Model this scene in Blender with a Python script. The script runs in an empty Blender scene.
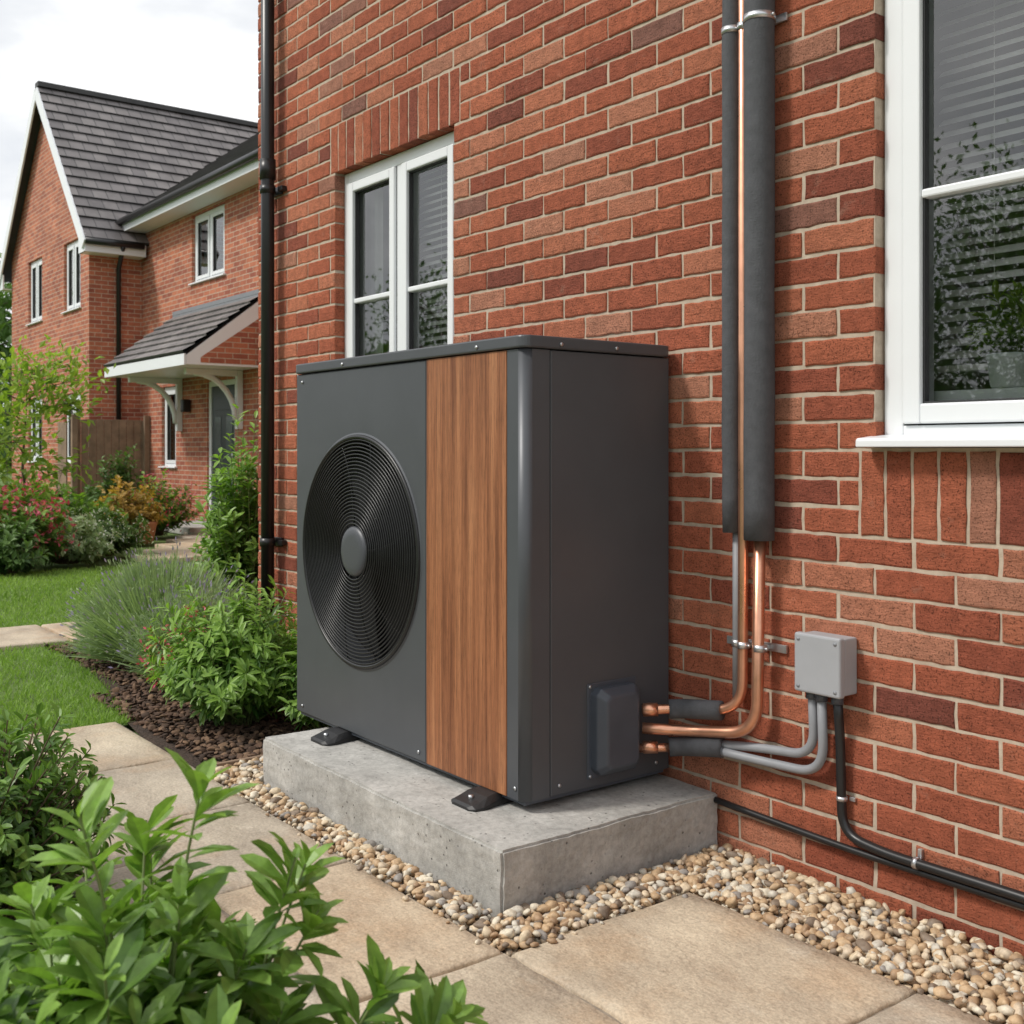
import bpy, bmesh, math, random
import numpy as np
from mathutils import Vector
random.seed(7); rng=np.random.default_rng(7)
scene=bpy.context.scene
# ---------------------------------------------------------------- helpers
def link(o,parent=None):
    scene.collection.objects.link(o)
    if parent is not None: o.parent=parent
    return o
def empty(name):
    o=bpy.data.objects.new(name,None); o.empty_display_size=.1
    return link(o)
def build(name,V,flat,tot,mat,tone=None,smooth=False,parent=None,uv=None):
    me=bpy.data.meshes.new(name)
    V=np.asarray(V,dtype=np.float32).reshape(-1,3); flat=np.asarray(flat,dtype=np.int32); tot=np.asarray(tot,dtype=np.int32)
    me.vertices.add(len(V)); me.vertices.foreach_set('co',V.ravel())
    me.loops.add(len(flat)); me.loops.foreach_set('vertex_index',flat)
    me.polygons.add(len(tot)); st=np.concatenate([[0],np.cumsum(tot)[:-1]]).astype(np.int32)
    me.polygons.foreach_set('loop_start',st)
    try: me.polygons.foreach_set('loop_total',tot)
    except Exception: pass
    me.polygons.foreach_set('use_smooth',np.full(len(tot),smooth,dtype=bool))
    me.update(calc_edges=True)
    if tone is not None:
        a=me.attributes.new('tone','FLOAT','POINT'); a.data.foreach_set('value',np.asarray(tone,dtype=np.float32))
    if uv is not None:
        l=me.uv_layers.new(name='UVMap'); l.data.foreach_set('uv',np.asarray(uv,dtype=np.float32).ravel())
    me.materials.append(mat)
    return link(bpy.data.objects.new(name,me),parent)
def pymesh(name,V,F,mat,parent=None,smooth=False,tone=None,uv=None):
    flat=[i for f in F for i in f]; tot=[len(f) for f in F]
    return build(name,V,flat,tot,mat,tone,smooth,parent,uv)
BF=[(0,3,2,1),(4,5,6,7),(0,1,5,4),(1,2,6,5),(2,3,7,6),(3,0,4,7)]
def boxes(name,L,mat,parent=None,bevel=0.0,seg=2,tones=None):
    V=[];F=[];T=[]
    for n,(x0,x1,y0,y1,z0,z1) in enumerate(L):
        b=len(V)
        V+=[(x0,y0,z0),(x1,y0,z0),(x1,y1,z0),(x0,y1,z0),(x0,y0,z1),(x1,y0,z1),(x1,y1,z1),(x0,y1,z1)]
        F+=[tuple(b+i for i in f) for f in BF]
        T+=[tones[n] if tones else .5]*8
    o=pymesh(name,V,F,mat,parent,tone=T)
    if bevel>0: addbevel(o,bevel,seg)
    return o
def addbevel(o,w,seg=2,ang=30):
    m=o.modifiers.new('bevel','BEVEL'); m.width=w; m.segments=seg; m.limit_method='ANGLE'; m.angle_limit=math.radians(ang)
    m.harden_normals=False
def prism(name,prof,z0,z1,mat,parent=None,bevel=0.0,axis='z',smooth=False):
    n=len(prof)
    def P(a,b,c):
        if axis=='z': return (a,b,c)
        if axis=='x': return (c,a,b)
        return (a,c,b)
    V=[P(a,b,z0) for a,b in prof]+[P(a,b,z1) for a,b in prof]
    F=[tuple(range(n))[::-1],tuple(range(n,2*n))]+[(i,(i+1)%n,n+(i+1)%n,n+i) for i in range(n)]
    o=pymesh(name,V,F,mat,parent)
    bm=bmesh.new(); bm.from_mesh(o.data); bmesh.ops.recalc_face_normals(bm,faces=bm.faces); bm.to_mesh(o.data); bm.free()
    if bevel>0: addbevel(o,bevel,2,50)
    if smooth:
        for p in o.data.polygons: p.use_smooth=abs(p.normal[{'x':0,'y':1,'z':2}[axis]])<.5
    return o
def rrect(x0,x1,y0,y1,r,n=6):
    P=[]
    for cx,cy,a0 in ((x1-r,y1-r,0),(x0+r,y1-r,90),(x0+r,y0+r,180),(x1-r,y0+r,270)):
        for i in range(n+1):
            a=math.radians(a0+90*i/n); P.append((cx+r*math.cos(a),cy+r*math.sin(a)))
    return P
def unit(v): 
    v=np.asarray(v,float); return v/(np.linalg.norm(v,axis=-1,keepdims=True)+1e-9)
def tubes(name,paths,mat,k=6,parent=None,cap=True):
    V=[];F=[];T=[]
    for pts,rad in paths:
        pts=np.asarray(pts,float); n=len(pts)
        rad=np.full(n,rad) if np.isscalar(rad) else np.asarray(rad)
        tan=np.zeros_like(pts); tan[1:-1]=pts[2:]-pts[:-2]; tan[0]=pts[1]-pts[0]; tan[-1]=pts[-1]-pts[-2]; tan=unit(tan)
        ref=np.array([0,0,1.]) if abs(tan[0][2])<.9 else np.array([1.,0,0])
        u=unit(np.cross(tan[0],ref)); b=len(V); tn=random.random()
        for i in range(n):
            u=unit(u-tan[i]*np.dot(u,tan[i])); w=np.cross(tan[i],u)
            for j in range(k):
                a=2*math.pi*j/k; V.append(pts[i]+rad[i]*(math.cos(a)*u+math.sin(a)*w)); T.append(tn)
        for i in range(n-1):
            for j in range(k):
                F.append((b+i*k+j,b+i*k+(j+1)%k,b+(i+1)*k+(j+1)%k,b+(i+1)*k+j))
        if cap:
            F.append(tuple(b+j for j in range(k))[::-1]); F.append(tuple(b+(n-1)*k+j for j in range(k)))
    return pymesh(name,np.array(V),F,mat,parent,smooth=True,tone=T)
def fillet(P,r,seg=8):
    P=[np.array(p,float) for p in P]; out=[P[0]]
    for i in range(1,len(P)-1):
        a=P[i-1]-P[i]; b=P[i+1]-P[i]; la=np.linalg.norm(a); lb=np.linalg.norm(b)
        d=min(r,la*.49,lb*.49); A=P[i]+a/la*d; B=P[i]+b/lb*d
        for s in range(seg+1):
            t=s/seg; out.append((1-t)**2*A+2*t*(1-t)*P[i]+t*t*B)
    out.append(P[-1]); return out
def leaf_template(w=.3,fold=.35,droop=.12,simple=False):
    if simple:
        V=[(0,0,0),(.5,w/2,fold*w/2),(1,0,-droop),(.5,-w/2,fold*w/2)]
        return np.array(V),[(0,3,2),(0,2,1)]
    V=[(0,0,0)];F=[]
    for t,ww in ((.2,.5),(.55,1.),(.83,.70)):
        z=-droop*t*t*1.2+.06*t
        h=ww*w/2
        V+=[(t,h,z+fold*h),(t,0,z),(t,-h,z+fold*h)]
    V.append((1,0,-droop*1.2+.06))
    F=[(0,2,1),(0,3,2),(1,2,5,4),(2,3,6,5),(4,5,8,7),(5,6,9,8),(7,8,10),(8,9,10)]
    return np.array(V,float),F
def orient(d,up):
    X=unit(d); Z=unit(up-X*np.sum(up*X,axis=1,keepdims=True)); Y=np.cross(Z,X)
    return np.stack([X,Y,Z],axis=2)
def instances(tmpl,R,P,S):
    tv,tf=tmpl; n=len(P); k=len(tv)
    S=np.asarray(S,float)
    if S.ndim==1: S=S[:,None]*np.ones((1,3))
    L=tv[None]*S[:,None,:]
    V=np.einsum('nij,nkj->nki',R,L)+P[:,None,:]
    ff=np.array([i for f in tf for i in f]); tt=np.array([len(f) for f in tf])
    flat=(ff[None]+(np.arange(n)*k)[:,None]).ravel(); tot=np.tile(tt,n)
    return V.reshape(-1,3),flat,tot
def randrot(n):
    return orient(rng.normal(size=(n,3)),rng.normal(size=(n,3)))
# ---------------------------------------------------------------- materials
def newmat(name):
    m=bpy.data.materials.new(name); m.use_nodes=True; nt=m.node_tree
    b=nt.nodes['Principled BSDF']; return m,nt,b
def N(nt,t,**kw):
    n=nt.nodes.new(t)
    for k,v in kw.items(): setattr(n,k,v)
    return n
def ramp(nt,fac,stops,interp='LINEAR'):
    r=N(nt,'ShaderNodeValToRGB'); r.color_ramp.interpolation=interp
    e=r.color_ramp.elements
    while len(e)<len(stops): e.new(.5)
    for i,(p,c) in enumerate(stops):
        e[i].position=p; e[i].color=(*c,1) if len(c)==3 else c
    nt.links.new(fac,r.inputs[0]); return r.outputs[0]
def noise(nt,scale,detail=4,rough=.6,mapscale=None,src='Object'):
    tc=N(nt,'ShaderNodeTexCoord'); v=tc.outputs[src]
    if mapscale:
        mp=N(nt,'ShaderNodeMapping'); mp.inputs['Scale'].default_value=mapscale; nt.links.new(v,mp.inputs[0]); v=mp.outputs[0]
    n=N(nt,'ShaderNodeTexNoise'); n.inputs['Scale'].default_value=scale; n.inputs['Detail'].default_value=detail; n.inputs['Roughness'].default_value=rough
    nt.links.new(v,n.inputs['Vector']); return n.outputs['Fac']
def g(v): return (v,v,v)
def mul(nt,a,b,fac=1.0,mode='MULTIPLY'):
    m=N(nt,'ShaderNodeMix',data_type='RGBA',blend_type=mode); 
    if isinstance(fac,(int,float)): m.inputs[0].default_value=fac
    else: nt.links.new(fac,m.inputs[0])
    for s,i in ((a,6),(b,7)):
        if isinstance(s,tuple): m.inputs[i].default_value=(*s,1)
        else: nt.links.new(s,m.inputs[i])
    return m.outputs[2]
def bump(nt,b,h,strength=.5,dist=.005,prev=None):
    n=N(nt,'ShaderNodeBump'); n.inputs['Strength'].default_value=strength; n.inputs['Distance'].default_value=dist
    nt.links.new(h,n.inputs['Height'])
    if prev is not None: nt.links.new(prev,n.inputs['Normal'])
    nt.links.new(n.outputs[0],b.inputs['Normal']); return n.outputs[0]
def attr(nt,name='tone'):
    return N(nt,'ShaderNodeAttribute',attribute_name=name).outputs['Fac']
def simple(name,col,rough=.5,metal=0,nscale=20,var=.12,bscale=0,bstr=.2,bdist=.002,rv=.0):
    m,nt,b=newmat(name)
    f=noise(nt,nscale,3)
    c=ramp(nt,f,[(.25,tuple(x*(1-var) for x in col)),(.75,tuple(min(1,x*(1+var)) for x in col))])
    nt.links.new(c,b.inputs['Base Color']); b.inputs['Roughness'].default_value=rough; b.inputs['Metallic'].default_value=metal
    if rv>0:
        r=ramp(nt,noise(nt,nscale*.6),[(.3,g(max(0,rough-rv))),(.7,g(min(1,rough+rv)))]); nt.links.new(r,b.inputs['Roughness'])
    if bscale: bump(nt,b,noise(nt,bscale,3),bstr,bdist)
    return m
def m_brick():
    m,nt,b=newmat('red_brick')
    c=ramp(nt,attr(nt),[(0,(.27,.085,.06)),(.1,(.38,.105,.062)),(.35,(.48,.138,.075)),(.65,(.54,.165,.088)),(.84,(.59,.21,.118)),(.95,(.58,.26,.165)),(1,(.32,.15,.115))])
    c=mul(nt,c,ramp(nt,noise(nt,24,5,.72),[(.3,g(.70)),(.7,g(1.2))]))
    c=mul(nt,c,(.60,.40,.30),ramp(nt,noise(nt,11,4,.7),[(.6,g(0)),(.8,g(.38))]),'MIX')
    c=mul(nt,c,ramp(nt,noise(nt,210,2,.6),[(.34,g(.38)),(.45,g(1)),(.62,g(1)),(.75,(1.25,1.25,1.25))]))
    c=mul(nt,c,ramp(nt,noise(nt,1.1,3,.6,(1,1,.8)),[(.3,g(.85)),(.65,g(1.06))]))
    nt.links.new(c,b.inputs['Base Color']); b.inputs['Roughness'].default_value=.88; b.inputs['Specular IOR Level'].default_value=.25
    bump(nt,b,noise(nt,38,7,.8,(1,1,2.4)),1.,.0125); return m
def m_mortar():
    m,nt,b=newmat('mortar')
    c=ramp(nt,noise(nt,30,5,.7),[(.25,(.38,.305,.23)),(.75,(.59,.495,.39))])
    nt.links.new(c,b.inputs['Base Color']); b.inputs['Roughness'].default_value=.95
    bump(nt,b,noise(nt,300,3),.5,.002); return m
def m_brickfar():
    m,nt,b=newmat('red_brick_bond')
    tc=N(nt,'ShaderNodeTexCoord'); s=N(nt,'ShaderNodeSeparateXYZ'); nt.links.new(tc.outputs['Object'],s.inputs[0])
    a=N(nt,'ShaderNodeMath',operation='ADD'); nt.links.new(s.outputs[0],a.inputs[0]); nt.links.new(s.outputs[1],a.inputs[1])
    cb=N(nt,'ShaderNodeCombineXYZ'); nt.links.new(a.outputs[0],cb.inputs[0]); nt.links.new(s.outputs[2],cb.inputs[1])
    br=N(nt,'ShaderNodeTexBrick'); nt.links.new(cb.outputs[0],br.inputs[0])
    br.inputs['Color1'].default_value=(.34,.10,.062,1); br.inputs['Color2'].default_value=(.56,.19,.10,1); br.inputs['Mortar'].default_value=(.52,.41,.31,1)
    br.inputs['Scale'].default_value=1; br.inputs['Mortar Size'].default_value=.006; br.inputs['Brick Width'].default_value=.225; br.inputs['Row Height'].default_value=.075; br.inputs['Bias'].default_value=-.1
    c=mul(nt,br.outputs[0],ramp(nt,noise(nt,1.4,4),[(.3,g(.82)),(.7,g(1.08))]))
    c=mul(nt,c,ramp(nt,noise(nt,18,3),[(.3,g(.85)),(.7,g(1.12))]))
    nt.links.new(c,b.inputs['Base Color']); b.inputs['Roughness'].default_value=.9
    bump(nt,b,br.outputs['Fac'],-.4,.006); return m
def m_concrete():
    m,nt,b=newmat('cast_concrete')
    c=ramp(nt,noise(nt,5,6,.65),[(.3,(.36,.35,.325)),(.7,(.57,.555,.52))])
    c=mul(nt,c,ramp(nt,noise(nt,60,4,.7),[(.3,g(.76)),(.6,g(1.05))]))
    c=mul(nt,c,ramp(nt,noise(nt,2.2,5,.7,(3,3,.8)),[(.35,g(.82)),(.6,g(1.04))]))
    vo=N(nt,'ShaderNodeTexVoronoi'); vo.inputs['Scale'].default_value=42; tc=N(nt,'ShaderNodeTexCoord'); nt.links.new(tc.outputs['Object'],vo.inputs[0])
    p=ramp(nt,vo.outputs['Distance'],[(.08,g(.3)),(.18,g(1))]); 
    msk=ramp(nt,noise(nt,9,2),[(.46,g(0)),(.54,g(1))])
    c=mul(nt,c,p,msk)
    nt.links.new(c,b.inputs['Base Color']); b.inputs['Roughness'].default_value=.9
    n1=bump(nt,b,noise(nt,80,5,.7),.6,.004); bump(nt,b,mul(nt,(1.,1.,1.),p,msk),.7,.003,n1); return m
def m_slab():
    m,nt,b=newmat('sandstone')
    c=ramp(nt,attr(nt),[(0,(.45,.41,.35)),(.35,(.54,.47,.375)),(.7,(.60,.505,.38)),(1,(.64,.515,.37))])
    c=mul(nt,c,ramp(nt,noise(nt,2.6,6,.68),[(.3,(.62,.59,.58)),(.7,(1.14,1.14,1.12))]))
    c=mul(nt,c,(.50,.32,.18),ramp(nt,noise(nt,3.2,5,.62),[(.48,g(0)),(.72,g(.6))]),'MIX')
    c=mul(nt,c,(.70,.62,.50),ramp(nt,noise(nt,7,5,.7),[(.58,g(0)),(.72,g(.5))]),'MIX')
    c=mul(nt,c,ramp(nt,noise(nt,110,4,.78),[(.3,g(.66)),(.6,g(1.06))]))
    nt.links.new(c,b.inputs['Base Color'])
    nt.links.new(ramp(nt,noise(nt,5,3),[(.35,g(.48)),(.65,g(.8))]),b.inputs['Roughness'])
    n1=bump(nt,b,noise(nt,6,5,.62),.9,.022); bump(nt,b,noise(nt,90,4),.45,.0028,n1); return m
def m_wood():
    m,nt,b=newmat('walnut_panel')
    f1=noise(nt,3.2,5,.6,(9,9,.26)); f2=noise(nt,9,6,.7,(22,22,.3)); f3=noise(nt,30,3,.7,(30,30,.6))
    c=ramp(nt,f1,[(.3,(.17,.06,.027)),(.5,(.34,.135,.060)),(.7,(.50,.225,.105))])
    c=mul(nt,c,ramp(nt,f2,[(.3,g(.52)),(.55,g(1)),(.75,g(1.22))]))
    c=mul(nt,c,ramp(nt,f3,[(.36,g(.42)),(.47,g(1))]))
    nt.links.new(c,b.inputs['Base Color']); b.inputs['Roughness'].default_value=.5; b.inputs['Specular IOR Level'].default_value=.35; bump(nt,b,f3,.15,.001); return m
def m_tone(name,stops,rough=.8,interp='LINEAR',bs=0,bstr=.3,bd=.003,vs=60):
    m,nt,b=newmat(name); c=ramp(nt,attr(nt),stops,interp)
    c=mul(nt,c,ramp(nt,noise(nt,vs,3,.6),[(.3,g(.72)),(.7,g(1.15))]))
    nt.links.new(c,b.inputs['Base Color']); b.inputs['Roughness'].default_value=rough
    if bs: bump(nt,b,noise(nt,bs,2),bstr,bd)
    return m
def m_leaf(name,dark,light,rough=.42,trans=.3,extra=None,tex=False):
    m,nt,b=newmat(name)
    st=[(0,dark),(.85,light)]+([(1.,extra)] if extra else [])
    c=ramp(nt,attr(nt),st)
    if tex: c=mul(nt,c,ramp(nt,noise(nt,45,3),[(.3,g(.7)),(.7,g(1.2))]))
    nt.links.new(c,b.inputs['Base Color']); b.inputs['Roughness'].default_value=rough; b.inputs['Specular IOR Level'].default_value=.45
    t=N(nt,'ShaderNodeBsdfTranslucent'); nt.links.new(mul(nt,c,(1.3,1.5,.6)),t.inputs[0])
    mx=N(nt,'ShaderNodeMixShader'); mx.inputs[0].default_value=trans
    nt.links.new(b.outputs[0],mx.inputs[1]); nt.links.new(t.outputs[0],mx.inputs[2]); nt.links.new(mx.outputs[0],nt.nodes['Material Output'].inputs[0]); return m
def m_glass(refl=.10):
    m,nt,b=newmat('window_glass'); nt.nodes.remove(b)
    fr=N(nt,'ShaderNodeFresnel'); fr.inputs[0].default_value=1.5
    a=N(nt,'ShaderNodeMath',operation='MULTIPLY_ADD'); a.inputs[1].default_value=1.5; a.inputs[2].default_value=refl; a.use_clamp=True; nt.links.new(fr.outputs[0],a.inputs[0])
    t=N(nt,'ShaderNodeBsdfTransparent'); t.inputs[0].default_value=(.96,.98,.97,1); gl=N(nt,'ShaderNodeBsdfGlossy'); gl.inputs['Roughness'].default_value=.012
    bn=N(nt,'ShaderNodeBump'); bn.inputs['Strength'].default_value=.06; bn.inputs['Distance'].default_value=.01; nt.links.new(noise(nt,2.5,1),bn.inputs['Height']); nt.links.new(bn.outputs[0],gl.inputs['Normal'])
    mx=N(nt,'ShaderNodeMixShader'); nt.links.new(a.outputs[0],mx.inputs[0]); nt.links.new(t.outputs[0],mx.inputs[1]); nt.links.new(gl.outputs[0],mx.inputs[2])
    nt.links.new(mx.outputs[0],nt.nodes['Material Output'].inputs[0]); return m
def m_roof():
    m,nt,b=newmat('roof_tile')
    tc=N(nt,'ShaderNodeTexCoord'); br=N(nt,'ShaderNodeTexBrick'); nt.links.new(tc.outputs['UV'],br.inputs[0])
    br.inputs['Color1'].default_value=(.15,.137,.138,1); br.inputs['Color2'].default_value=(.235,.215,.21,1); br.inputs['Mortar'].default_value=(.05,.05,.05,1)
    br.inputs['Scale'].default_value=1; br.inputs['Mortar Size'].default_value=.008; br.inputs['Brick Width'].default_value=.25; br.inputs['Row Height'].default_value=.28
    c=mul(nt,br.outputs[0],ramp(nt,noise(nt,2,5),[(.3,g(.72)),(.7,g(1.2))]))
    nt.links.new(c,b.inputs['Base Color']); b.inputs['Roughness'].default_value=.6; bump(nt,b,br.outputs['Fac'],-.5,.01); return m
BRICK=m_brick(); MORTAR=m_mortar(); BFAR=m_brickfar(); CONC=m_concrete(); SLAB=m_slab(); WOOD=m_wood(); GLASS=m_glass(); ROOF=m_roof()
UPVC=simple('white_upvc',(.80,.82,.84),.32,0,3,.02)
GREY=simple('anthracite_paint',(.086,.092,.102),.42,.2,6,.06,700,.08,.0004,.05)
GREY2=simple('dark_grey_plastic',(.068,.079,.098),.42,0,12,.1)
BLACK=simple('black_wire',(.014,.014,.015),.34,0,10,.1)
DARK=simple('dark_cavity',(.008,.008,.009),.7,0,10,.1)
BLADE=simple('fan_blade_plastic',(.012,.012,.013),.6,0,10,.1)
RUBBER=simple('black_rubber',(.016,.016,.017),.5,0,30,.15,200,.2,.001)
COPPER=simple('copper',(.78,.40,.26),.33,.92,14,.16,0,.2,.002,.1)
FOAM=simple('foam_insulation',(.075,.078,.086),.8,0,30,.2,220,.6,.003)
GASK=simple('rubber_gasket',(.03,.03,.032),.6,0,10,.1)
STEEL=simple('zinc_steel',(.62,.63,.65),.35,.9,30,.15)
CONDUIT=simple('grey_conduit',(.27,.28,.30),.5,0,20,.08)
JBOX=simple('grey_box_plastic',(.36,.37,.39),.5,0,10,.05,300,.1,.0005)
BPLAS=simple('black_plastic',(.014,.014,.015),.36,0,10,.2)
SOIL=simple('dark_soil',(.055,.035,.024),.95,0,14,.4,60,1,.02)
GBED=simple('gravel_base',(.17,.125,.085),.95,0,60,.4,120,1,.01)
JOINT=simple('joint_sand',(.27,.225,.175),.95,0,40,.25,200,.6,.003)
ROOM=simple('room_plaster',(.34,.32,.30),.9,0,2,.1)
BLIND=simple('blind_slat',(.85,.84,.82),.5,0,5,.03)
CURT=simple('curtain_cloth',(.55,.55,.55),.9,0,5,.2)
FENCE=simple('fence_timber',(.25,.17,.115),.85,0,6,.3,40,.4,.004)
DOOR=simple('door_paint',(.03,.04,.045),.4,0,5,.1)
BARK=simple('bark',(.12,.085,.06),.9,0,30,.3,60,.8,.01)
STEM=simple('green_stem',(.16,.21,.07),.6,0,30,.2)
WSTEM=simple('brown_stem',(.13,.09,.055),.8,0,30,.2)
GRASSG=simple('grass_ground',(.10,.16,.035),.95,0,3,.35,50,.6,.02)
PEB=m_tone('pebble',[(0,(.52,.36,.21)),(.14,(.68,.55,.38)),(.27,(.40,.26,.15)),(.4,(.60,.55,.46)),(.5,(.24,.18,.13)),(.58,(.72,.64,.50)),(.7,(.55,.38,.22)),(.82,(.33,.30,.27)),(.89,(.62,.50,.36))],.6,'CONSTANT',150,.25,.001,90)
CHIP=m_tone('bark_chip',[(0,(.05,.03,.02)),(.6,(.12,.068,.042)),(1,(.22,.135,.08))],.9)
L_FORE=m_leaf('leaf_glossy_green',(.04,.11,.02),(.25,.41,.085),.34,.3,tex=True)
L_BUX=m_leaf('leaf_deep_green',(.04,.105,.022),(.18,.32,.065),.38,.28)
L_BED=m_leaf('leaf_fresh_green',(.05,.14,.025),(.26,.42,.08),.42,.32)
L_LAV=m_leaf('leaf_lavender',(.16,.24,.11),(.40,.50,.28),.7,.25)
L_TREE=m_leaf('leaf_tree',(.10,.19,.03),(.35,.47,.08),.5,.38)
L_DK=m_leaf('leaf_dark',(.035,.085,.02),(.13,.23,.055),.5,.25)
L_GRASS=m_leaf('grass_blade',(.10,.20,.03),(.29,.44,.09),.6,.3)
L_OR=m_leaf('leaf_orange',(.20,.16,.04),(.55,.34,.08),.6,.3)
F_RED=m_leaf('petal_red',(.50,.05,.10),(.80,.20,.30),.6,.3)
F_WHITE=m_leaf('petal_white',(.55,.55,.5),(.85,.85,.8),.6,.3)
F_PUR=m_leaf('petal_purple',(.24,.19,.42),(.42,.34,.58),.6,.3)
# ---------------------------------------------------------------- wall pieces
def sheet(name,x0,x1,z0,z1,ops,y,depth,mat,parent,axis='y'):
    xs=sorted({x0,x1,*[o[0] for o in ops],*[o[1] for o in ops]}); zs=sorted({z0,z1,*[o[2] for o in ops],*[o[3] for o in ops]})
    V=[];F=[]
    def q(a,b,c,d):
        n=len(V); V.extend([a,b,c,d]); F.append((n,n+1,n+2,n+3))
    for i in range(len(xs)-1):
        for j in range(len(zs)-1):
            cx=(xs[i]+xs[i+1])/2; cz=(zs[j]+zs[j+1])/2
            if any(o[0]<cx<o[1] and o[2]<cz<o[3] for o in ops): continue
            q((xs[i],y,zs[j]),(xs[i+1],y,zs[j]),(xs[i+1],y,zs[j+1]),(xs[i],y,zs[j+1]))
    for a,b,c,d in ops:
        q((a,y,c),(a,y,d),(a,y+depth,d),(a,y+depth,c)); q((b,y,c),(b,y+depth,c),(b,y+depth,d),(b,y,d))
        q((a,y,d),(b,y,d),(b,y+depth,d),(a,y+depth,d)); q((a,y,c),(a,y+depth,c),(b,y+depth,c),(b,y,c))
    return pymesh(name,V,F,mat,parent)
BV=[];BFc=[];BT=[]
def brick(x0,x1,z0,z1,y=0.,dep=.1):
    jy=random.uniform(-.0022,.0016); tn=random.random()
    w=x1-x0;h=z1-z0
    x0+=random.uniform(-.0016,.0016); x1+=random.uniform(-.0016,.0016); z0+=random.uniform(-.0014,.0014); z1+=random.uniform(-.0014,.0014)
    nx=max(1,int(round(w/.03))); nz=max(1,int(round(h/.03)))
    per=[(x0+w*i/nx,z0) for i in range(nx)]+[(x1,z0+h*i/nz) for i in range(nz)]+[(x1-w*i/nx,z1) for i in range(nx)]+[(x0,z1-h*i/nz) for i in range(nz)]
    n=len(per); b=len(BV); cx=(x0+x1)/2; cz=(z0+z1)/2
    rim=[(px+random.uniform(-.0019,.0019),pz+random.uniform(-.0019,.0019)) for px,pz in per]
    for px,pz in rim:
        k=.0034+random.random()*.002
        BV.append((px-math.copysign(min(k,abs(px-cx)) if abs(px-cx)>w*.45 else 0,px-cx),y+jy,pz-math.copysign(k if abs(pz-cz)>h*.45 else 0,pz-cz)))
    for px,pz in rim: BV.append((px,y+jy+.0028,pz))
    for px,pz in rim: BV.append((px,y+dep,pz))
    BFc.append(tuple(b+i for i in range(n)))
    for i in range(n):
        j=(i+1)%n
        BFc.append((b+i,b+n+i,b+n+j,b+j)); BFc.append((b+n+i,b+2*n+i,b+2*n+j,b+n+j))
    BT.extend([tn]*(3*n))
def brick_wall(x0,x1,base,nc,ops,sold):
    blk=[(a,b,c,d,0) for a,b,c,d in ops]+[(a,b,c,d,.01) for a,b,c,d in sold]
    for i in range(nc):
        za=base+i*.075; zb=za+.065; off=(i%2)*.1125; k=-1
        while True:
            a=x0+k*.225+off; k+=1
            if a>x1: break
            segs=[(max(a,x0),min(a+.215,x1))]
            for (p,q,c,d,gp) in blk:
                if zb<=c+.001 or za>=d-.001: continue
                ns=[]
                for s,e in segs:
                    if e<=p-gp or s>=q+gp: ns.append((s,e)); continue
                    if s<p-gp: ns.append((s,p-gp))
                    if e>q+gp: ns.append((q+gp,e))
                segs=ns
            for s,e in segs:
                if e-s>.018: brick(s,e,za,zb)
    for (p,q,c,d) in sold:
        n=int(round((q-p+.01)/.075)); w=(q-p+.01)/n
        for i in range(n): brick(p+i*w,p+i*w+w-.01,c,d-.01)
def window(name,x0,x1,z0,z1,yf,parent,mull=(),bars=None,fw=.05,sw=.042,sill=True,sx=.045,glass=GLASS,bev=.004):
    e=parent
    L=[(x0,x0+fw,yf,yf+.07,z0,z1),(x1-fw,x1,yf,yf+.07,z0,z1),(x0+fw,x1-fw,yf,yf+.07,z1-fw,z1),(x0+fw,x1-fw,yf,yf+.07,z0,z0+fw)]
    xs=[x0+fw]; 
    for m in mull: L.append((m-fw*.5,m+fw*.5,yf+.001,yf+.069,z0+fw,z1-fw)); xs+=[m-fw*.5,m+fw*.5]
    xs.append(x1-fw); S=[];G=[];K=[]
    for i in range(0,len(xs),2):
        a,b=xs[i]+.004,xs[i+1]-.004; c,d=z0+fw+.004,z1-fw-.004; y0,y1=yf-.012,yf+.055
        S+=[(a,a+sw,y0,y1,c,d),(b-sw,b,y0,y1,c,d),(a+sw,b-sw,y0,y1,d-sw,d),(a+sw,b-sw,y0,y1,c,c+sw)]
        ka,kb,kc,kd=a+sw,b-sw,c+sw,d-sw; q=.0055; u0,u1=y0+.014,yf+.021
        K+=[(ka,ka+q,u0,u1,kc,kd),(kb-q,kb,u0,u1,kc,kd),(ka+q,kb-q,u0,u1,kd-q,kd),(ka+q,kb-q,u0,u1,kc,kc+q)]
        if bars:
            for bz in bars: S.append((a+sw,b-sw,y0+.006,y0+.05,bz-.011,bz+.011))
        G.append((a+sw-.004,b-sw+.004,yf+.022,yf+.022,c+sw-.004,d-sw+.004))
        for s_ in ((a-.0035,a,yf+.002,yf+.05,c,d),(b,b+.0035,yf+.002,yf+.05,c,d)): K.append(s_)
    boxes(name+'_frame',L,UPVC,e,bev); boxes(name+'_sash',S,UPVC,e,bev+.001); boxes(name+'_gasket',K,GASK,e)
    V=[];F=[]
    for a,b,y,_,c,d in G:
        n=len(V); V+=[(a,y,c),(b,y,c),(b,y,d),(a,y,d)]; F.append((n,n+1,n+2,n+3))
    pymesh(name+'_glass',V,F,glass,e)
    if sill:
        prism(name+'_sill',[(yf-.095,z0-.0),(yf-.095,z0+.018),(yf-.0885,z0+.023),(yf-.002,z0+.032),(yf-.002,z0-.0)],x0-sx,x1+sx,UPVC,e,.003,'x')
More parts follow.
